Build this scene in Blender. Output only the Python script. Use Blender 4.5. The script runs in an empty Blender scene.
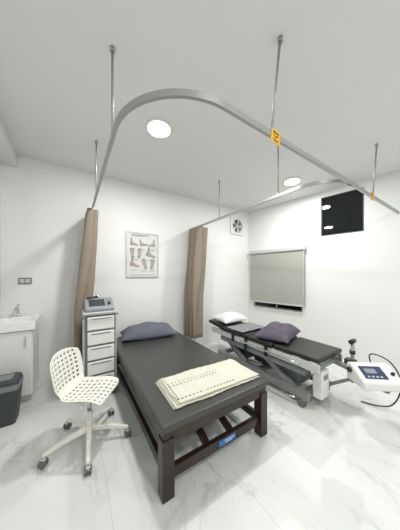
import bpy, bmesh, math, random
from mathutils import Vector, Matrix, noise, Euler
random.seed(4)
S=bpy.context.scene
S.view_settings.view_transform='Standard'
COL=S.collection

# ------------------------------------------------------------------ materials
def mat(name,col,rough=.5,metal=0,spec=.5,emit=None,es=0,bump=0,bscale=60,var=0,coat=0):
    m=bpy.data.materials.new(name); m.use_nodes=True
    nt=m.node_tree; b=nt.nodes['Principled BSDF']
    b.inputs['Base Color'].default_value=(*col,1)
    b.inputs['Roughness'].default_value=rough
    b.inputs['Metallic'].default_value=metal
    b.inputs['Specular IOR Level'].default_value=spec
    b.inputs['Coat Weight'].default_value=coat
    if emit:
        b.inputs['Emission Color'].default_value=(*emit,1); b.inputs['Emission Strength'].default_value=es
    tc=nt.nodes.new('ShaderNodeTexCoord')
    if var or bump:
        n=nt.nodes.new('ShaderNodeTexNoise'); n.inputs['Scale'].default_value=bscale; n.inputs['Detail'].default_value=4
        nt.links.new(tc.outputs['Object'],n.inputs['Vector'])
    if var:
        mx=nt.nodes.new('ShaderNodeMixRGB'); mx.inputs[1].default_value=(*[c*(1-var) for c in col],1); mx.inputs[2].default_value=(*[min(1,c*(1+var)) for c in col],1)
        nt.links.new(n.outputs['Fac'],mx.inputs[0]); nt.links.new(mx.outputs[0],b.inputs['Base Color'])
    if bump:
        bp=nt.nodes.new('ShaderNodeBump'); bp.inputs['Strength'].default_value=bump; bp.inputs['Distance'].default_value=.01
        nt.links.new(n.outputs['Fac'],bp.inputs['Height']); nt.links.new(bp.outputs[0],b.inputs['Normal'])
    return m

M_wall=mat('wall_paint',(.82,.832,.815),.5,bump=.05,bscale=180,var=.01)
M_ceil=mat('ceiling_paint',(.76,.775,.755),.7,bump=.05,bscale=120,var=.01)
M_alu=mat('aluminium',(.56,.57,.55),.35,.75)
M_track=mat('track_alu',(.40,.41,.40),.4,.5)
M_white=mat('white_plastic',(.78,.78,.76),.35)
M_chair=mat('chair_plastic',(.80,.785,.72),.38)
M_cream=mat('towel_cream',(.72,.705,.60),.95,bump=.7,bscale=260,var=.06)
M_dash=mat('towel_stitch',(.10,.11,.08),.9)
M_curt=mat('curtain_fabric',(.275,.225,.178),.85,bump=.2,bscale=300,var=.05)
M_bedtop=mat('vinyl_grey',(.048,.049,.046),.40,bump=.12,bscale=140,var=.06)
M_wood=mat('dark_wood',(.024,.012,.009),.36,bump=.1,bscale=50,var=.25)
M_pil=mat('pillow_slate',(.12,.13,.165),.8,bump=.4,bscale=40,var=.25)
M_pil2=mat('pillow_purple',(.095,.078,.115),.8,bump=.4,bscale=40,var=.2)
M_pilw=mat('pillow_white',(.72,.73,.74),.85,bump=.4,bscale=40,var=.05)
M_black=mat('black_vinyl',(.022,.021,.020),.42,bump=.1,bscale=120)
M_blackp=mat('black_plastic',(.02,.02,.022),.4)
M_rub=mat('caster_grey',(.13,.13,.13),.5)
M_chrome=mat('chrome',(.62,.63,.63),.18,1)
M_steel=mat('painted_steel',(.26,.27,.265),.4,.3)
M_dgrey=mat('dark_grey',(.045,.05,.055),.5)
M_mgrey=mat('mid_grey',(.20,.215,.23),.45)
M_devg=mat('device_grey',(.26,.285,.31),.4)
M_lgrey=mat('light_grey',(.56,.57,.56),.4)
M_blue=mat('panel_blue',(.035,.055,.12),.35)
M_label=mat('label_blue',(.03,.16,.50),.4)
M_yellow=mat('tag_yellow',(.88,.46,.02),.5)
M_screen=mat('screen_glass',(.04,.05,.06),.1)
M_ceram=mat('ceramic',(.84,.84,.82),.12,coat=.5)
M_paper=mat('poster_paper',(.70,.71,.69),.6)
M_ink=mat('poster_ink',(.24,.25,.27),.7)
M_ink2=mat('poster_ink_red',(.45,.24,.18),.7)
M_ink3=mat('poster_skin',(.46,.38,.31),.7)
M_glass=mat('night_glass',(.004,.006,.006),.03,spec=.5)
M_blind=mat('blind_fabric',(.40,.40,.365),.8,bump=.1,bscale=400,var=.03)
M_sofg=mat('lamp_ring',(.8,.8,.78),.4)
M_lamp=mat('lamp_diffuser',(1,1,1),.4,emit=(1,.985,.94),es=14)

def floor_mat():
    m=bpy.data.materials.new('marble_tiles'); m.use_nodes=True; nt=m.node_tree; N=nt.nodes; L=nt.links
    b=N['Principled BSDF']
    tc=N.new('ShaderNodeTexCoord')
    def vein(scale,dist,w0,w1,rot,strength,g0,g1):
        mp=N.new('ShaderNodeMapping'); mp.inputs['Rotation'].default_value=(0,0,rot); mp.inputs['Scale'].default_value=(1,.4,1)
        L.new(tc.outputs['Object'],mp.inputs['Vector'])
        n=N.new('ShaderNodeTexNoise'); n.inputs['Scale'].default_value=scale; n.inputs['Detail'].default_value=6; n.inputs['Roughness'].default_value=.55; n.inputs['Distortion'].default_value=dist
        L.new(mp.outputs[0],n.inputs['Vector'])
        s=N.new('ShaderNodeMath'); s.operation='SUBTRACT'; s.inputs[1].default_value=.5; L.new(n.outputs['Fac'],s.inputs[0])
        a=N.new('ShaderNodeMath'); a.operation='ABSOLUTE'; L.new(s.outputs[0],a.inputs[0])
        r=N.new('ShaderNodeMapRange'); r.inputs['From Min'].default_value=w0; r.inputs['From Max'].default_value=w1; r.inputs['To Min'].default_value=strength; r.inputs['To Max'].default_value=0
        L.new(a.outputs[0],r.inputs['Value'])
        n2=N.new('ShaderNodeTexNoise'); n2.inputs['Scale'].default_value=1.7; L.new(tc.outputs['Object'],n2.inputs['Vector'])
        r2=N.new('ShaderNodeMapRange'); r2.inputs['From Min'].default_value=g0; r2.inputs['From Max'].default_value=g1; L.new(n2.outputs['Fac'],r2.inputs['Value'])
        mu=N.new('ShaderNodeMath'); mu.operation='MULTIPLY'; L.new(r.outputs[0],mu.inputs[0]); L.new(r2.outputs[0],mu.inputs[1])
        return mu
    v1=vein(1.7,1.3,.0,.020,.7,.36,.38,.58); v2=vein(3.6,1.0,.0,.015,-.4,.2,.42,.6); v3=vein(1.1,.7,.0,.10,.9,.10,.3,.6)
    ad=N.new('ShaderNodeMath'); ad.operation='ADD'; ad.use_clamp=True; L.new(v1.outputs[0],ad.inputs[0]); L.new(v2.outputs[0],ad.inputs[1])
    ad2=N.new('ShaderNodeMath'); ad2.operation='ADD'; ad2.use_clamp=True; L.new(ad.outputs[0],ad2.inputs[0]); L.new(v3.outputs[0],ad2.inputs[1])
    cl=N.new('ShaderNodeTexNoise'); cl.inputs['Scale'].default_value=1.6; cl.inputs['Detail'].default_value=5; L.new(tc.outputs['Object'],cl.inputs['Vector'])
    base=N.new('ShaderNodeMixRGB'); base.inputs[1].default_value=(.64,.66,.645,1); base.inputs[2].default_value=(.77,.785,.765,1); L.new(cl.outputs['Fac'],base.inputs[0])
    mx=N.new('ShaderNodeMixRGB'); mx.inputs[2].default_value=(.34,.35,.335,1); L.new(ad2.outputs[0],mx.inputs[0]); L.new(base.outputs[0],mx.inputs[1])
    br=N.new('ShaderNodeTexBrick'); br.offset=0; br.inputs['Scale'].default_value=1; br.inputs['Brick Width'].default_value=.8; br.inputs['Row Height'].default_value=.8; br.inputs['Mortar Size'].default_value=.0018; br.inputs['Mortar Smooth'].default_value=.3
    L.new(tc.outputs['Object'],br.inputs['Vector'])
    m2=N.new('ShaderNodeMixRGB'); m2.inputs[2].default_value=(.50,.51,.49,1)
    L.new(br.outputs['Fac'],m2.inputs[0]); L.new(mx.outputs[0],m2.inputs[1]); L.new(m2.outputs[0],b.inputs['Base Color'])
    b.inputs['Roughness'].default_value=.06
    b.inputs['Specular IOR Level'].default_value=.8
    return m
M_floor=floor_mat()

# ------------------------------------------------------------------ helpers
def empty(name,loc=(0,0,0),rz=0,parent=None):
    e=bpy.data.objects.new(name,None); e.location=loc; e.rotation_euler=(0,0,rz); e.empty_display_size=.1
    COL.objects.link(e)
    if parent: e.parent=parent
    return e
def finish(name,bm,m,parent=None,smooth=False,bevel=0,subs=0,solid=0,auto=False):
    me=bpy.data.meshes.new(name); bmesh.ops.recalc_face_normals(bm,faces=bm.faces); bm.to_mesh(me); bm.free()
    me.materials.append(m)
    for p in me.polygons: p.use_smooth=bool(smooth)
    o=bpy.data.objects.new(name,me); COL.objects.link(o)
    if parent: o.parent=parent
    if solid:
        md=o.modifiers.new('s','SOLIDIFY'); md.thickness=solid; md.offset=0
    if bevel:
        md=o.modifiers.new('b','BEVEL'); md.width=bevel; md.segments=2; md.limit_method='ANGLE'; md.angle_limit=.6
    if subs:
        md=o.modifiers.new('u','SUBSURF'); md.levels=subs; md.render_levels=subs
    return o
def addbox(bm,c,s,R=None):
    mtx=Matrix.Translation(c)@(R.to_4x4() if R else Matrix.Identity(4))@Matrix.Diagonal((*s,1))
    return bmesh.ops.create_cube(bm,size=1,matrix=mtx)
def box(name,c,s,m,parent=None,bevel=.004,rot=(0,0,0)):
    bm=bmesh.new(); addbox(bm,c,s,Euler(rot).to_matrix()); return finish(name,bm,m,parent,bevel=bevel)
def addcyl(bm,p1,p2,r,r2=None,seg=20):
    p1=Vector(p1);p2=Vector(p2);d=p2-p1
    q=d.to_track_quat('Z','Y').to_matrix().to_4x4()
    bmesh.ops.create_cone(bm,cap_ends=True,segments=seg,radius1=r,radius2=r if r2 is None else r2,depth=d.length,matrix=Matrix.Translation((p1+p2)/2)@q)
def cyl(name,p1,p2,r,m,parent=None,r2=None,seg=24,bevel=0):
    bm=bmesh.new(); addcyl(bm,p1,p2,r,r2,seg); o=finish(name,bm,m,parent,bevel=bevel)
    for p in o.data.polygons: p.use_smooth=len(p.vertices)==4
    return o
def bar(name,p1,p2,w,h,m,parent=None,bevel=.003):
    p1=Vector(p1);p2=Vector(p2);d=p2-p1
    q=d.to_track_quat('Y','Z').to_matrix()
    bm=bmesh.new(); addbox(bm,(p1+p2)/2,(w,d.length,h),q); return finish(name,bm,m,parent,bevel=bevel)
def tube(name,pts,r,m,parent=None,smooth=True):
    cu=bpy.data.curves.new(name,'CURVE'); cu.dimensions='3D'; cu.bevel_depth=r; cu.bevel_resolution=4; cu.use_fill_caps=True
    sp=cu.splines.new('NURBS' if smooth else 'POLY'); sp.points.add(len(pts)-1)
    for i,p in enumerate(pts): sp.points[i].co=(*p,1)
    if smooth: sp.use_endpoint_u=True; sp.order_u=3
    cu.materials.append(m); o=bpy.data.objects.new(name,cu); COL.objects.link(o)
    if parent:o.parent=parent
    return o
def sweep(name,pts,prof,m,parent=None):
    bm=bmesh.new(); rings=[]
    n=len(pts)
    for i,p in enumerate(pts):
        a=Vector(pts[max(0,i-1)]);b=Vector(pts[min(n-1,i+1)]);t=(b-a).normalized(); s=Vector((t.y,-t.x,0))
        rings.append([bm.verts.new(Vector(p)+s*u+Vector((0,0,w))) for u,w in prof])
    k=len(prof)
    for i in range(n-1):
        for j in range(k): bm.faces.new((rings[i][j],rings[i][(j+1)%k],rings[i+1][(j+1)%k],rings[i+1][j]))
    bm.faces.new(rings[0]); bm.faces.new(rings[-1])
    return finish(name,bm,m,parent,bevel=.002)
def lathe(name,prof,m,parent=None,c=(0,0,0),seg=40):
    bm=bmesh.new(); rings=[]
    for r,z in prof: rings.append([bm.verts.new((c[0]+r*math.cos(2*math.pi*i/seg),c[1]+r*math.sin(2*math.pi*i/seg),c[2]+z)) for i in range(seg)])
    for a,b in zip(rings,rings[1:]):
        for i in range(seg): bm.faces.new((a[i],a[(i+1)%seg],b[(i+1)%seg],b[i]))
    bm.faces.new(rings[0]);bm.faces.new(rings[-1])
    return finish(name,bm,m,parent,smooth=True)

# ------------------------------------------------------------------ room shell
H=3.0
YR=-5.8
CX=4.222
rd=Vector((.168,-.986,0)).normalized()
ang=math.atan2(rd.y,rd.x)
XR=CX+rd.x/(-rd.y)*(-YR)
def poly(name,pts,z0,z1,m):
    bm=bmesh.new(); a=[bm.verts.new((x,y,z0)) for x,y in pts]; b=[bm.verts.new((x,y,z1)) for x,y in pts]
    bm.faces.new(a);bm.faces.new(b)
    for i in range(len(a)): bm.faces.new((a[i],a[(i+1)%len(a)],b[(i+1)%len(a)],b[i]))
    return finish(name,bm,m)
poly('floor',[(-.3,.15),(CX+.2,.15),(XR+.2,YR-.15),(-.3,YR-.15)],-.1,0,M_floor)
poly('ceiling',[(-.3,.15),(CX+.2,.15),(XR+.2,YR-.15),(-.3,YR-.15)],H,H+.1,M_ceil)
poly('wall_back',[(-.27,0),(CX+.16,0),(CX+.16,.12),(-.27,.12)],0,H,M_wall)
poly('wall_left',[(-.27,YR),(-.15,YR),(-.15,0),(-.27,0)],0,H,M_wall)
poly('wall_front',[(-.27,YR-.12),(XR+.15,YR-.12),(XR+.15,YR),(-.27,YR)],0,H,M_wall)
poly('trim_1',[(-.15,YR),(0,YR),(0,0),(-.15,0)],2.84,H,M_ceil)
def rw(name): return empty(name,(CX,0,0),ang)
W1=(.17,1.27,.70,1.95); W2=(1.595,2.216,2.17,2.89)
ts=[0,W1[0],W1[1],W2[0],W2[1],6.0]; zs=[0,W1[2],W1[3],W2[2],W2[3],H]
bm=bmesh.new()
for i in range(5):
    for j in range(5):
        tc_=(ts[i]+ts[i+1])/2; zc=(zs[j]+zs[j+1])/2
        if any(w[0]<tc_<w[1] and w[2]<zc<w[3] for w in (W1,W2)): continue
        addbox(bm,(tc_,.075,zc),(ts[i+1]-ts[i],.15,zs[j+1]-zs[j]))
o=finish('wall_right',bm,M_wall); o.location=(CX,0,0); o.rotation_euler=(0,0,ang)
w=rw('window_1')
def frame(parent,W,y,fw,m,mull=True):
    t0,t1,z0,z1=W
    box('frame_bottom',((t0+t1)/2,y,z0+fw/2),(t1-t0,.05,fw),m,parent); box('frame_top',((t0+t1)/2,y,z1-fw/2),(t1-t0,.05,fw),m,parent)
    box('frame_side_a',(t0+fw/2,y,(z0+z1)/2),(fw,.05,z1-z0-2*fw),m,parent); box('frame_side_b',(t1-fw/2,y,(z0+z1)/2),(fw,.05,z1-z0-2*fw),m,parent)
    if mull: box('mullion',((t0+t1)/2,y,(z0+z1)/2),(fw,.045,z1-z0-2*fw),m,parent)
    box('glass',((t0+t1)/2,y+.005,(z0+z1)/2),(t1-t0-.02,.008,z1-z0-.02),M_glass,parent,bevel=0)
frame(w,W1,.05,.022,M_alu)
box('sill',((W1[0]+W1[1])/2,.0,.69),(W1[1]-W1[0]+.06,.06,.02),M_white,w)
w=rw('window_2'); frame(w,W2,.035,.018,M_dgrey,False)
b=rw('roller_blind')
cyl('roller',(.10,-.045,1.97),(1.34,-.045,1.97),.028,M_lgrey,b)
box('cassette',(.72,-.045,1.985),(1.27,.075,.075),M_lgrey,b,.01)
bm=bmesh.new(); addbox(bm,(.72,-.05,1.39),(1.22,.003,1.12)); finish('fabric',bm,M_blind,b)
box('bottom_bar',(.72,-.05,.835),(1.22,.018,.03),M_lgrey,b,.005)
tube('pull_chain',[(1.325,-.09,1.98),(1.325,-.095,1.4),(1.327,-.095,1.0)],.003,M_white,b,False)

# ------------------------------------------------------------------ ceiling lights
for i,(x,y) in enumerate([(1.365,-1.44),(3.63,-1.53),(1.365,-4.1),(3.3,-4.7)]):
    e=empty('ceiling_light',(x,y,H))
    lathe('rim',[(.001,0),(.13,0),(.13,-.012),(.122,-.02),(.115,-.016),(.001,-.016)],M_sofg,e)
    lathe('diffuser',[(.001,-.016),(.114,-.016),(.114,-.02),(.001,-.021)],M_lamp,e)
    ld=bpy.data.lights.new('lamp','AREA'); ld.shape='DISK'; ld.size=.21; ld.energy=[33,34,31,30][i]; ld.color=(1,.99,.965)
    lo=bpy.data.objects.new('lamp',ld); lo.location=(0,0,-.03); lo.parent=e; COL.objects.link(lo)

# ------------------------------------------------------------------ curtain track
ZT=2.38
tr=empty('curtain_track')
def arc(cx,cy,r,a0,a1,n=18): return [(cx+r*math.cos(math.radians(a0+(a1-a0)*i/n)),cy+r*math.sin(math.radians(a0+(a1-a0)*i/n)),ZT) for i in range(n+1)]
YT=-2.572; R1=.48
prof=[(-.011,-.018),(.011,-.018),(.011,.018),(-.011,.018)]
p1=[(.83,-.0,ZT)]+arc(.83+R1,YT+R1,R1,180,270)+[(CX+.17*2.55,YT,ZT)]
sweep('rail_main',p1,prof,M_track,tr)
R2=.36
p2=[(2.622,0,ZT)]+arc(2.622+R2,YT+R2,R2,180,270)
sweep('rail_branch',p2,prof,M_track,tr)
for k,(x,y,tx,ty) in enumerate([(.83,-1.96,0,0),(1.71,YT,.03,-.045),(.83,-.85,0,0),(2.622,-.88,0,0),(2.622,-1.98,0,0),(3.6,YT,.02,-.03)]):
    cyl('rod_%d'%k,(x,y,ZT+.015),(x+tx,y+ty,H),.0085,M_track,tr,seg=12)
    cyl('rod_flange_%d'%k,(x+tx,y+ty,H-.03),(x+tx,y+ty,H),.016,M_track,tr,seg=16)
    box('rod_clamp_%d'%k,(x,y,ZT+.03),(.020,.020,.026),M_track,tr,.003)
def tag(x,rot):
    e=empty('hanging_tag',(x,YT-.0125,ZT-.012)); e.rotation_euler=(0,rot,0)
    box('card',(0,0,0),(.09,.003,.09),M_yellow,e,.001)
    bm=bmesh.new()
    addbox(bm,(0,-.002,.026),(.06,.001,.010)); addbox(bm,(-.012,-.002,.004),(.03,.001,.008),Matrix.Rotation(.6,3,'Y')); addbox(bm,(.012,-.002,.004),(.03,.001,.008),Matrix.Rotation(-.6,3,'Y'))
    addbox(bm,(0,-.002,-.022),(.055,.001,.005)); addbox(bm,(0,-.002,-.032),(.04,.001,.004))
    finish('print',bm,M_blackp,e)
tag(1.735,.15); tag(3.53,-.1)

def curtain(x,y0,y1,zt,zb,N,a0,a1,lean,seed):
    e=empty('curtain',(x,0,0))
    bm=bmesh.new(); n=N*14; rows=26; g=[]
    for j in range(rows+1):
        v=j/rows; z=zt+(zb-zt)*v; r=[]
        for i in range(n+1):
            s=i/n; ph=2*math.pi*N*s
            A=a0+(a1-a0)*v
            nz=noise.noise(Vector((s*6+seed,v*1.6,0)))
            xx=A*math.sin(ph+.8*nz)*(1+.25*nz)+lean*min(1,v*1.6)+.012*nz*v
            yy=y0+(y1-y0)*s+.012*math.sin(2*ph)
            r.append(bm.verts.new((xx,min(-.03,yy),z)))
        g.append(r)
    for j in range(rows):
        for i in range(n): bm.faces.new((g[j][i],g[j][i+1],g[j+1][i+1],g[j+1][i]))
    finish('fabric',bm,M_curt,e,smooth=True,solid=.003)
    bm=bmesh.new()
    for k in range(2*N+1):
        y=y0+(y1-y0)*k/(2*N); addcyl(bm,(0,y,zt-.02),(0,y,ZT-.018),.004,seg=8)
    finish('hooks',bm,M_white,e)
curtain(.83,-.07,-.43,2.34,.12,5,.07,.11,-.115,1.3)
curtain(2.622,-.07,-.42,2.34,.30,5,.13,.135,-.11,7.7)

# ------------------------------------------------------------------ massage bed
BX0,BX1,BY0,BY1=1.07,2.10,-2.25,-.17
bed=empty('massage_bed',((BX0+BX1)/2,(BY0+BY1)/2,0))
hw=(BX1-BX0)/2; hl=(BY1-BY0)/2
bm=bmesh.new(); addbox(bm,(0,0,.463),(2*hw,2*hl,.055)); finish('mattress',bm,M_bedtop,bed,bevel=.018)
lw=.085
for sx in(-1,1):
    for sy in(-1,1):
        box('leg_%d%d'%(sx+1,sy+1),(sx*(hw-.05),sy*(hl-.05),.195),(lw,lw,.39),M_wood,bed,.005)
for sy in(-1,1):
    box('apron_end_%d'%(sy+1),(0,sy*(hl-.045),.395),(2*hw-.03,.05,.085),M_wood,bed)
    box('stretcher_end_%d'%(sy+1),(0,sy*(hl-.055),.135),(2*hw-.18,.04,.075),M_wood,bed)
for sx in(-1,1):
    box('apron_side_%d'%(sx+1),(sx*(hw-.045),0,.395),(.05,2*hl-.03,.085),M_wood,bed)
    box('stretcher_side_%d'%(sx+1),(sx*(hw-.055),0,.135),(.035,2*hl-.18,.07),M_wood,bed)
    bar('brace_%d'%(sx+1),(sx*.12,-hl+.07,.15),(sx*.12,-.35,.37),.05,.04,M_wood,bed)
box('slat_center',(0,0,.40),(.07,2*hl-.12,.05),M_wood,bed)
box('slat_cross',(0,-.1,.36),(2*hw-.1,.07,.05),M_wood,bed)
box('label_plate',(.05,-hl+.033,.14),(.17,.004,.045),M_label,bed,.001)
bm=bmesh.new(); addbox(bm,(.07,-hl+.030,.146),(.10,.002,.008)); addbox(bm,(.06,-hl+.030,.130),(.07,.002,.005)); finish('label_print',bm,M_lgrey,bed)

# ------------------------------------------------------------------ pillows / towel
def pillow(loc,sx,sy,T,m,rot=(0,0,0),seed=0,name='pillow'):
    bm=bmesh.new(); n=36; top=[];bot=[]
    for j in range(n+1):
        a=[];b=[]
        for i in range(n+1):
            u=-1+2*i/n; v=-1+2*j/n
            x=sx*u*(1-.07*(1-v*v)*abs(u)**3); y=sy*v*(1-.07*(1-u*u)*abs(v)**3)
            t=T*((1-abs(u)**2.6)**.62)*((1-abs(v)**2.6)**.62)
            wr=noise.noise(Vector((u*2.5+seed,v*2.5,seed)))*.2+noise.noise(Vector((u*6+seed,v*5,seed+3)))*.12
            k=(1-u**4)*(1-v**4)
            vt=bm.verts.new((x,y,t*(1+wr)+.006*k)); a.append(vt)
            edge=i in(0,n) or j in(0,n)
            b.append(vt if edge else bm.verts.new((x,y,max(-T*.3,-t*.45*(1+wr*.2)))))
        top.append(a);bot.append(b)
    for j in range(n):
        for i in range(n):
            bm.faces.new((top[j][i],top[j][i+1],top[j+1][i+1],top[j+1][i]))
            q=[bot[j][i],bot[j+1][i],bot[j+1][i+1],bot[j][i+1]]
            try: bm.faces.new(q)
            except: pass
    o=finish(name,bm,m,None,smooth=True,subs=1); o.location=loc; o.rotation_euler=rot
    return o
pillow((1.60,-.38,.537),.42,.23,.15,M_pil,(0,0,-.14),1.2)
def towel():
    e=empty('folded_towel',(1.655,-1.945,.492),-.03)
    def layer(nm,x0,x1,y0,y1,z,seed,th=.012):
        bm=bmesh.new(); nx,ny=44,26; g=[]
        for j in range(ny+1):
            r=[]
            for i in range(nx+1):
                u=i/nx;v=j/ny
                x=x0+(x1-x0)*u; y=y0+(y1-y0)*v+.012*noise.noise(Vector((u*4,seed,v)))
                zz=z+.005*noise.noise(Vector((x*7+seed,y*7,seed)))+.0016*math.sin(x*260)
                r.append(bm.verts.new((x+.012*noise.noise(Vector((seed,v*4,u))),y,zz)))
            g.append(r)
        for j in range(ny):
            for i in range(nx): bm.faces.new((g[j][i],g[j][i+1],g[j+1][i+1],g[j+1][i]))
        finish(nm,bm,M_cream,e,smooth=True,solid=th)
    layer('layer_bottom',-.43,.41,-.22,.20,.009,1,.010)
    layer('layer_middle',-.415,.40,-.20,.195,.018,2.1,.008)
    layer('layer_top',-.405,.41,-.21,.19,.027,5.5,.008)
    bm=bmesh.new()
    for k in range(24):
        x=-.39+k*.033
        if k<17: addbox(bm,(x,-.165,.0338),(.016,.007,.003),Matrix.Rotation(.25,3,'Z'))
        if k<15: addbox(bm,(x+.01,.02,.0345),(.006,.014,.003))
        if k<15: addbox(bm,(x+.01,.06,.0345),(.006,.009,.003))
    for k in range(11): addbox(bm,(-.385,-.15+k*.03,.0338),(.007,.013,.003))
    finish('stitching',bm,M_dash,e)
    bm=bmesh.new()
    for k in range(70):
        y=-.21+k*.0058; addbox(bm,(-.437,y,.007),(.024,.0022,.002),Matrix.Rotation(random.uniform(-.25,.25),3,'Z'))
    finish('fringe',bm,M_cream,e)
towel()

# ------------------------------------------------------------------ swivel chair
ch=empty('swivel_chair',(.725,-1.445,0),math.radians(-33))
def cr(P,t):
    n=len(P)-1; t=t*n; i=min(int(t),n-1); f=t-i
    a=Vector(P[max(i-1,0)]);b=Vector(P[i]);c=Vector(P[i+1]);d=Vector(P[min(i+2,n)])
    return .5*((2*b)+(c-a)*f+(2*a-5*b+4*c-d)*f*f+(3*b-a-3*c+d)*f**3)
PR=[(.185,.415),(.165,.440),(.08,.447),(0,.443),(-.09,.442),(-.155,.455),(-.19,.505),(-.205,.575),(-.22,.65),(-.236,.72),(-.258,.79)]
bm=bmesh.new(); nr=38; nc=16; g=[]
for j in range(nr+1):
    s=j/nr; p=cr(PR,s); w=.192
    if s<.08: w=.192-.05*(1-s/.08)**2
    w-= .030*math.exp(-((s-.54)/.09)**2)
    if s>.86: w-=.06*((s-.86)/.14)**2
    r=[]
    for i in range(nc+1):
        u=-1+2*i/nc
        dip=.022*(abs(u)**2.2)
        if s<.5: q=(p.x,u*w,p.y+dip*min(1,s*5))
        else: q=(p.x+dip*1.6,u*w,p.y-.02*abs(u)**3*(1 if s>.95 else 0))
        r.append(bm.verts.new(q))
    g.append(r)
for j in range(nr):
    for i in range(nc):
        if i%2==1 and 1<=i<=nc-2 and ((3<=j<=17 and j%2==1) or (23<=j<=35 and j%2==1)): continue
        bm.faces.new((g[j][i],g[j][i+1],g[j+1][i+1],g[j+1][i]))
finish('shell',bm,M_chair,ch,smooth=True,solid=.010,subs=2)
cyl('seat_plate',(0,0,.40),(0,0,.432),.10,M_chair,ch,r2=.13)
cyl('column_lower',(0,0,.09),(0,0,.27),.027,M_white,ch)
cyl('column_upper',(0,0,.26),(0,0,.41),.016,M_chrome,ch)
cyl('hub',(0,0,.085),(0,0,.145),.042,M_chair,ch,r2=.034)
tube('lever',[(0,-.03,.41),(0.02,-.14,.405),(.03,-.17,.40)],.006,M_white,ch)
for k,a in enumerate([12,84,156,-132,-60]):
    a=math.radians(a-2); c,s=math.cos(a),math.sin(a)
    bm=bmesh.new(); pts=[(.03,.125,.026,.020),(.14,.118,.022,.017),(.25,.102,.019,.013),(.325,.085,.016,.010)]; rg=[]
    for d,z,wd,hh in pts:
        rg.append([bm.verts.new((d*c-l*s,d*s+l*c,z+zz)) for l,zz in((-wd,-hh),(wd,-hh),(wd*.7,hh),(-wd*.7,hh))])
    for A,B in zip(rg,rg[1:]):
        for i in range(4): bm.faces.new((A[i],A[(i+1)%4],B[(i+1)%4],B[i]))
    bm.faces.new(rg[0]);bm.faces.new(rg[-1])
    finish('base_leg_%d'%k,bm,M_chair,ch,bevel=.005)
    ex,ey=.318*c,.318*s
    cyl('caster_stem_%d'%k,(ex,ey,.05),(ex,ey,.09),.007,M_chrome,ch,seg=10)
    th=a+1.9+k*.7; wx,wy=math.cos(th),math.sin(th)
    bm=bmesh.new()
    for sg in(-1,1): addcyl(bm,(ex+wx*.006*sg,ey+wy*.006*sg,.028),(ex+wx*.024*sg,ey+wy*.024*sg,.028),.028,seg=20)
    finish('caster_wheels_%d'%k,bm,M_rub,ch,bevel=.003)
    bm=bmesh.new(); addbox(bm,(ex,ey,.048),(.03,.03,.02),Matrix.Rotation(th,3,'Z')); finish('caster_hood_%d'%k,bm,M_white,ch,bevel=.005)

# ------------------------------------------------------------------ drawer cart with therapy device
ct=empty('drawer_cart',(.875,-.83,0))
W,D=.33,.29
def by(y): return y+D/2
box('body',(0,by(0),.55),(W,D,.88),M_mgrey,ct,.01)
for k in range(5):
    z=.20+k*.172
    box('drawer_%d'%k,(.008,-.012,z),(W-.045,.022,.150),M_white,ct,.008)
    box('drawer_grip_%d'%k,(.008,-.024,z+.052),(W-.12,.006,.012),M_mgrey,ct,.002)
box('side_panel_l',(-W/2-.004,by(0)-.005,.55),(.012,D+.02,.90),M_lgrey,ct,.004)
box('side_panel_r',(W/2+.004,by(0)-.005,.55),(.012,D+.02,.90),M_lgrey,ct,.004)
box('top_tray',(0,by(-.01),1.005),(W+.03,D+.03,.03),M_lgrey,ct,.01)
box('base_plinth',(0,by(0),.095),(W+.03,D+.02,.035),M_lgrey,ct,.01)
tube('handle',[(-W/2,-.01,.95),(-W/2-.03,-.04,.98),(-W/2-.03,-.045,.995),(0,-.05,.995),(W/2+.03,-.045,.995),(W/2+.02,-.03,.97)],.008,M_mgrey,ct)
for sx in(-1,1):
    for sy in(0,1):
        x=sx*(W/2-.03); y=.03+sy*(D-.06)
        bm=bmesh.new()
        for sg in(-1,1): addcyl(bm,(x+sg*.005,y,.033),(x+sg*.018,y,.033),.033,seg=20)
        finish('caster_%d%d'%(sx+1,sy),bm,M_rub,ct); cyl('caster_stem_%d%d'%(sx+1,sy),(x,y,.04),(x,y,.085),.012,M_mgrey,ct,seg=12)
dv=empty('therapy_device',(.875,-.70,1.021))
bm=bmesh.new()
pr=[(-.14,0),(.12,0),(.12,.13),(.05,.145),(-.14,.04)]
L_=[bm.verts.new((-.155,y,z)) for y,z in pr];R_=[bm.verts.new((.155,y,z)) for y,z in pr]
bm.faces.new(L_);bm.faces.new(R_)
for i in range(5): bm.faces.new((L_[i],L_[(i+1)%5],R_[(i+1)%5],R_[i]))
finish('housing',bm,M_devg,dv,bevel=.012)
tl=math.atan2(.105,.19)
box('screen',(-.03,-.045,.0950),(.17,.13,.006),M_screen,dv,.002,(tl,0,0))
box('keypad',(.10,-.045,.0950),(.05,.12,.006),M_mgrey,dv,.002,(tl,0,0))
cyl('knob',(.10,-.075,.07),(.10,-.09,.10),.014,M_blackp,dv)
cyl('applicator',(-.13,.02,.15),(-.02,.06,.155),.013,M_dgrey,dv); cyl('applicator_head',(-.02,.06,.155),(0,.067,.155),.024,M_chrome,dv)

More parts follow.
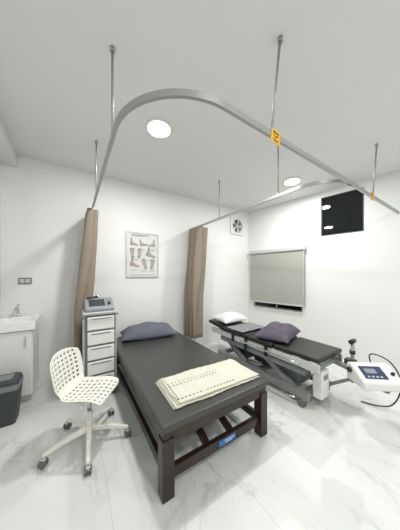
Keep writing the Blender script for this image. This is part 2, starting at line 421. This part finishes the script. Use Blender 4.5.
# ------------------------------------------------------------------ sink
sk=empty('sink_cabinet',(-.145,0,0))
box('body',(.185,-.235,.455),(.35,.46,.75),M_white,sk,.004)
box('plinth',(.18,-.22,.045),(.32,.41,.09),M_lgrey,sk,.003)
box('door',(.185,-.474,.455),(.335,.018,.73),M_white,sk,.004)
box('door_handle',(.30,-.492,.70),(.012,.018,.12),M_chrome,sk,.003)
bm=bmesh.new(); nx=30; g=[]
X0,X1,Y0,Y1=.002,.385,-.505,-.003; zt=.925
for j in range(nx+1):
    r=[]
    for i in range(nx+1):
        u=i/nx; v=j/nx; x=X0+(X1-X0)*u; y=Y0+(Y1-Y0)*v
        q=(abs((u-.5)/.42)**4+abs((v-.42)/.34)**4)
        dp=.09*max(0,1-q)**.45 if q<1 else 0
        r.append(bm.verts.new((x,y,zt-dp)))
    g.append(r)
for j in range(nx):
    for i in range(nx): bm.faces.new((g[j][i],g[j][i+1],g[j+1][i+1],g[j+1][i]))
ed=[e for e in bm.edges if len(e.link_faces)==1]
ex=bmesh.ops.extrude_edge_only(bm,edges=ed)
for v in [v for v in ex['geom'] if isinstance(v,bmesh.types.BMVert)]: v.co.z=.83
finish('basin',bm,M_ceram,sk,smooth=False,bevel=.004)
for p in bpy.data.objects['basin'].data.polygons: p.use_smooth=abs(p.normal.z)>.01
tube('faucet',[(.16,-.06,.92),(.16,-.06,1.0),(.16,-.08,1.05),(.16,-.15,1.05),(.16,-.18,1.01)],.012,M_chrome,sk)
cyl('faucet_base',(.16,-.06,.925),(.16,-.06,.945),.022,M_chrome,sk); bar('faucet_lever',(.16,-.05,1.04),(.16,-.02,1.08),.015,.006,M_chrome,sk)
ol=empty('wall_outlet',(.075,0,1.372))
box('plate',(0,-.005,0),(.135,.010,.085),M_mgrey,ol,.003)
for sx in(-1,1): box('socket_%d'%(sx+1),(sx*.028,-.012,0),(.045,.004,.05),M_lgrey,ol,.001)

# ------------------------------------------------------------------ trash bin
tb=empty('trash_bin',(.012,-.725,0))
def rrect(w,d,r,z,bm,n=6):
    out=[]
    for cx,cy,a0 in((w-r,d-r,0),(-w+r,d-r,90),(-w+r,-d+r,180),(w-r,-d+r,270)):
        for i in range(n+1):
            a=math.radians(a0+90*i/n); out.append(bm.verts.new((cx+r*math.cos(a),cy+r*math.sin(a),z)))
    return out
def loft(name,secs,m,parent,cap0=True,cap1=True):
    bm=bmesh.new(); rs=[rrect(*s,bm) for s in secs]
    for a,b in zip(rs,rs[1:]):
        for i in range(len(a)): bm.faces.new((a[i],a[(i+1)%len(a)],b[(i+1)%len(a)],b[i]))
    if cap0: bm.faces.new(rs[0])
    if cap1: bm.faces.new(rs[-1])
    return finish(name,bm,m,parent,bevel=.002)
loft('bucket',[(.12,.10,.03,0),(.145,.12,.035,.34)],M_dgrey,tb)
loft('rim',[(.149,.124,.038,.335),(.151,.126,.038,.385)],M_mgrey,tb)
loft('lid',[(.145,.12,.036,.385),(.14,.115,.036,.415),(.12,.10,.03,.43)],M_dgrey,tb)
loft('lid_flap',[(.09,.07,.02,.43),(.085,.066,.02,.436)],M_mgrey,tb)

# ------------------------------------------------------------------ poster : anatomy chart
po=empty('framed_poster',(1.62,0,1.795))
PW,PH=.56,.77
box('backing',(0,-.008,0),(PW-.01,.012,PH-.01),M_paper,po,.001)
for s_ in(-1,1):
    box('frame_v_%d'%(s_+1),(s_*(PW/2-.008),-.012,0),(.016,.022,PH),M_alu,po,.002)
    box('frame_h_%d'%(s_+1),(0,-.012,s_*(PH/2-.008)),(PW-.032,.022,.016),M_alu,po,.002)
def seg(bm,p,q,w,y=-.0155):
    p=Vector((p[0],y,p[1]));q=Vector((q[0],y,q[1]));d=q-p
    if d.length<1e-4:return
    addbox(bm,(p+q)/2,(d.length,.001,w),Matrix.Rotation(-math.atan2(d.z,d.x),3,'Y'))
bm=bmesh.new(); bm2=bmesh.new(); bm3=bmesh.new()
def shape(pts,cx,cz,sc,rot,inner=.78,mirror=1):
    """filled limb outline with a grey rim and a skin-toned inside"""
    c,s=math.cos(rot),math.sin(rot)
    P=[(mirror*x*sc,z*sc) for x,z in pts]
    mx_=sum(p[0] for p in P)/len(P); mz_=sum(p[1] for p in P)/len(P)
    def f(x,z,y): return (cx+x*c-z*s,y,cz+x*s+z*c)
    bm.faces.new([bm.verts.new(f(x,z,-.0150)) for x,z in P])
    bm3.faces.new([bm3.verts.new(f(mx_+(x-mx_)*inner,mz_+(z-mz_)*inner,-.0158)) for x,z in P])
FOOT=[(-.05,.10),(-.03,.10),(-.02,.03),(.02,0),(.08,-.02),(.10,-.035),(.09,-.05),(-.05,-.05),(-.07,-.03),(-.055,.02)]
SOLE=[(-.03,-.10),(0,-.115),(.03,-.10),(.03,-.02),(.05,.05),(.04,.09),(.015,.11),(-.02,.10),(-.045,.07),(-.035,0)]
seg(bm,(-.19,.338),(.10,.338),.016); seg(bm,(-.19,.316),(.02,.316),.006)
shape(FOOT,-.16,.20,.85,0); shape(FOOT,.0,.20,.85,.25,.75); shape(FOOT,.165,.20,.85,0,.8,-1)
shape(SOLE,-.18,.03,.8,.1); shape(SOLE,-.06,.03,.8,-.1,.78,-1); shape(FOOT,.13,.03,1.1,-.2)
shape(FOOT,-.15,-.15,1.0,-.15); shape(SOLE,.03,-.15,.85,.3); shape(SOLE,.17,-.15,.85,-.2,.8,-1)
for (x,z) in ((-.15,.19),(.02,.19),(-.18,.05),(.12,.03),(.03,-.13),(-.15,-.16)):
    seg(bm2,(x-.02,z-.01),(x+.02,z+.01),.008,-.0165)
for (x,z) in ((-.16,.105),(0,.105),(.16,.105),(-.12,-.075),(.13,-.075),(-.15,-.25),(.02,-.265),(.17,-.265)):
    for q in range(3): seg(bm,(x-.055,z-q*.010),(x+.055-q*.015,z-q*.010),.003)
seg(bm,(-.22,-.345),(.22,-.345),.008)
finish('drawings',bm,M_ink,po); finish('drawings_accent',bm2,M_ink2,po); finish('drawings_skin',bm3,M_ink3,po)

# ------------------------------------------------------------------ exhaust fan
fn=empty('exhaust_fan',(3.84,0,2.60))
fs=.40
bm=bmesh.new(); seg_n=48
def sq(a,r): 
    c,s=math.cos(a),math.sin(a); k=r/max(abs(c),abs(s)); return c*k,s*k
o1=[];i1=[];i2=[];o2=[]
for i in range(seg_n):
    a=2*math.pi*(i+.5)/seg_n; x,z=sq(a,fs/2); o1.append(bm.verts.new((x,-.035,z))); o2.append(bm.verts.new((x,0,z)))
    i1.append(bm.verts.new((.155*math.cos(a),-.045,.155*math.sin(a)))); i2.append(bm.verts.new((.150*math.cos(a),-.005,.150*math.sin(a))))
for i in range(seg_n):
    j=(i+1)%seg_n
    for A,B in((o2,o1),(o1,i1),(i1,i2)): bm.faces.new((A[i],A[j],B[j],B[i]))
finish('housing',bm,M_white,fn)
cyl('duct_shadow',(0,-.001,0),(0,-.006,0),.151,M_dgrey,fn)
cyl('hub',(0,-.006,0),(0,-.035,0),.035,M_lgrey,fn)
bm=bmesh.new()
for k in range(5):
    a=2*math.pi*k/5
    vs=[]
    for r_,da,y in((.03,-.25,-.012),(.14,-.32,-.010),(.145,.28,-.030),(.03,.35,-.028)):
        vs.append(bm.verts.new((r_*math.cos(a+da),y,r_*math.sin(a+da))))
    bm.faces.new(vs)
finish('blades',bm,M_lgrey,fn,solid=.003)
bm=bmesh.new()
for k in range(4):
    a=math.pi*k/4; addcyl(bm,(-.155*math.cos(a),-.044,-.155*math.sin(a)),(.155*math.cos(a),-.044,.155*math.sin(a)),.003,seg=6)
finish('grille',bm,M_white,fn)

# ------------------------------------------------------------------ traction treatment table
tt=empty('treatment_table',(2.98,-1.45,0))
for sx in(-1,1):
    box('base_rail_%d'%(sx+1),(sx*.24,-.05,.12),(.06,1.55,.07),M_steel,tt)
    box('upper_rail_%d'%(sx+1),(sx*.255,-.02,.475),(.035,1.84,.085),M_lgrey if sx<0 else M_steel,tt)
    box('lower_frame_%d'%(sx+1),(sx*.22,-.05,.375),(.05,1.45,.07),M_mgrey,tt)
    bar('lift_arm_a_%d'%(sx+1),(sx*.19,-.62,.13),(sx*.19,-.18,.38),.05,.07,M_steel,tt)
    bar('lift_arm_b_%d'%(sx+1),(sx*.19,.12,.13),(sx*.19,.56,.38),.05,.07,M_steel,tt)
    tube('side_handle_%d'%(sx+1),[(sx*.27,-.75,.47),(sx*.33,-.74,.49),(sx*.335,-.6,.49),(sx*.335,.0,.49),(sx*.33,.14,.49),(sx*.27,.15,.47)],.011,M_chrome,tt)
    tube('foot_pedal_bar_%d'%(sx+1),[(sx*.30,-.7,.09),(sx*.34,-.65,.075),(sx*.34,.5,.075),(sx*.30,.55,.09)],.010,M_chrome,tt)
for k,y in enumerate((-.76,-.1,.66)): box('base_cross_%d'%k,(0,y,.12),(.53,.07,.06),M_steel,tt)
for k,y in enumerate((-.88,-.30,.25,.84)): box('upper_cross_%d'%k,(0,y,.455),(.50,.045,.045),M_steel,tt)
for k,y in enumerate((-.6,.0,.5)): box('lower_cross_%d'%k,(0,y,.375),(.44,.06,.05),M_mgrey,tt)
cyl('actuator_body',(0,-.45,.18),(0,-.1,.30),.035,M_white,tt); cyl('actuator_rod',(0,-.1,.30),(0,.2,.41),.015,M_chrome,tt)
cyl('gas_spring',(-.14,.15,.40),(-.14,.60,.30),.014,M_blackp,tt)
box('motor_box',(.02,-.50,.23),(.26,.30,.18),M_mgrey,tt,.015)
box('junction_box',(-.03,.32,.23),(.20,.26,.16),M_dgrey,tt,.012)
box('power_unit',(.02,-.06,.24),(.22,.26,.13),M_dgrey,tt,.012)
tube('hose_a',[(-.22,-.60,.38),(-.20,-.40,.22),(-.12,-.1,.20),(-.08,.3,.26)],.008,M_blackp,tt)
tube('hose_b',[(-.23,.5,.40),(-.24,.35,.22),(-.18,.1,.17),(-.05,-.3,.2)],.006,M_blackp,tt)
box('control_box',(-.06,-.86,.25),(.17,.10,.30),M_white,tt,.012)
box('control_box_slot',(-.06,-.912,.33),(.09,.004,.05),M_mgrey,tt,.001)
box('traction_slide_plate',(0,-.35,.515),(.40,1.15,.015),M_chrome,tt,.003)
for sx in(-1,1):
    for y in(-.78,.68):
        x=sx*.26
        bm=bmesh.new()
        for sg in(-1,1): addcyl(bm,(x+sg*.006,y+.02,.045),(x+sg*.022,y+.02,.045),.045,seg=24)
        finish('caster_%d_%d'%(sx+1,int(y>0)),bm,M_rub,tt,bevel=.003); cyl('caster_fork_%d_%d'%(sx+1,int(y>0)),(x,y,.05),(x,y,.10),.016,M_steel,tt,seg=12)
def pad(name,x0,x1,y0,y1,zc,th,taper=0,rot=0):
    bm=bmesh.new(); w=(x1-x0)/2; l=(y1-y0)/2
    vs=[]
    for z in(-th/2,th/2):
        vs.append([bm.verts.new(p) for p in((-w+taper,-l,z),(w-taper,-l,z),(w,l,z),(-w,l,z))])
    bm.faces.new(vs[0]);bm.faces.new(vs[1])
    for i in range(4): bm.faces.new((vs[0][i],vs[0][(i+1)%4],vs[1][(i+1)%4],vs[1][i]))
    o=finish(name,bm,M_black,tt,bevel=.018); o.modifiers['b'].segments=4
    o.location=((x0+x1)/2,(y0+y1)/2,zc); o.rotation_euler=(rot,0,0)
pad('pad_leg',-.27,.32,-.93,-.40,.551,.055,.02)
pad('pad_seat',-.29,.32,-.375,.13,.551,.055)
pad('pad_torso',-.29,.30,.155,.62,.551,.055)
pad('pad_head',-.27,.27,.645,1.0,.578,.055,0,.12)
bar('head_strut',(0,.70,.44),(0,.92,.56),.05,.03,M_steel,tt)
bm=bmesh.new()
for y,l in((-.30,.16),(.05,.2),(.32,.14)):
    addbox(bm,(-.293,y,.56-l/2),(.006,.05,l)); addbox(bm,(-.15,y,.581),(.29,.05,.006))
finish('straps',bm,M_blackp,tt)

# traction machine: post + arm clamped to the table end, with the control unit on it
tg=empty('traction_machine',(3.14,-2.40,0))
cyl('end_post',(.11,-.09,.24),(.11,-.09,.70),.018,M_steel,tg)
box('end_post_clamp',(.10,-.075,.44),(.085,.10,.12),M_blackp,tg,.01)
cyl('end_post_knob',(.06,-.09,.70),(.16,-.09,.70),.024,M_blackp,tg)
cyl('end_post_collar',(.11,-.09,.56),(.11,-.09,.60),.028,M_blackp,tg)
bar('end_arm',(.03,.06,.445),(.03,-.33,.375),.06,.04,M_steel,tg)
box('end_bracket',(.03,-.33,.352),(.24,.22,.012),M_steel,tg)
bar('end_arm_strut',(.03,-.20,.375),(-.02,.15,.13),.035,.03,M_steel,tg)
tm=empty('control_unit',(-.02,-.31,.359),math.radians(-38),tg); tm.scale=(.84,.84,.84)
bm=bmesh.new()
pr=[(-.17,0),(.15,0),(.15,.20),(.06,.225),(-.17,.10)]
A=[bm.verts.new((-.22,y,z)) for y,z in pr];B=[bm.verts.new((.22,y,z)) for y,z in pr]
bm.faces.new(A);bm.faces.new(B)
for i in range(5): bm.faces.new((A[i],A[(i+1)%5],B[(i+1)%5],B[i]))
o=finish('housing',bm,M_white,tm,bevel=.03); o.modifiers['b'].segments=4
tl=math.atan2(.125,.23)
box('panel',(-.05,-.058,.168),(.24,.16,.006),M_blue,tm,.002,(tl,0,0))
box('display',(-.07,-.045,.1775),(.12,.06,.004),M_devg,tm,.001,(tl,0,0))
bm=bmesh.new()
for i in range(4): addbox(bm,(-.13+i*.045,-.112,.1435),(.022,.016,.006),Matrix.Rotation(tl,3,'X'))
finish('keys',bm,M_lgrey,tm)
cyl('dial',(.15,-.07,.155),(.15,-.082,.18),.018,M_blackp,tm)
cyl('rope_pulley',(-.22,.06,.14),(-.245,.06,.14),.03,M_blackp,tm)
tube('power_cable',[(.10,.15,.14),(.12,.26,.24),(.22,.30,.26),(.36,.20,.20),(.42,.12,0),(.40,.14,-.25),(.30,.2,-.42),(.1,.35,-.42)],.008,M_blackp,tm)

# things on the treatment table
pillow((3.05,-1.68,.619),.35,.23,.13,M_pil2,(0,0,.30),4.4)
pillow((3.02,-.70,.655),.29,.19,.10,M_pilw,(.10,0,.05),8.4)
def drape():
    bm=bmesh.new(); n=26; g=[]
    for j in range(n+1):
        r=[]
        for i in range(n+1):
            u=i/n;v=j/n; x=-.27+.54*u; y=-.18+.36*v
            r.append(bm.verts.new((x,y+.02*noise.noise(Vector((u*3,v,2))),.014+.012*noise.noise(Vector((x*9,y*9,3))))))
        g.append(r)
    for j in range(n):
        for i in range(n): bm.faces.new((g[j][i],g[j][i+1],g[j+1][i+1],g[j+1][i]))
    o=finish('small_blanket',bm,mat('blanket_grey',(.24,.25,.26),.9,bump=.6,bscale=60,var=.6),None,smooth=True,solid=.012); o.location=(2.98,-1.14,.583)
drape()

# ------------------------------------------------------------------ world + camera
w=bpy.data.worlds.new('world'); S.world=w; w.use_nodes=True
w.node_tree.nodes['Background'].inputs[0].default_value=(.01,.012,.015,1); w.node_tree.nodes['Background'].inputs[1].default_value=.3
cd=bpy.data.cameras.new('camera'); cam=bpy.data.objects.new('camera',cd); COL.objects.link(cam)
cd.sensor_fit='HORIZONTAL'; cd.sensor_width=36; cd.lens=36*195/400; cd.shift_y=10/400; cd.clip_start=.02
cam.location=(.607,-3.399,1.45); cam.rotation_euler=(math.radians(90),0,math.radians(-33))
S.camera=cam
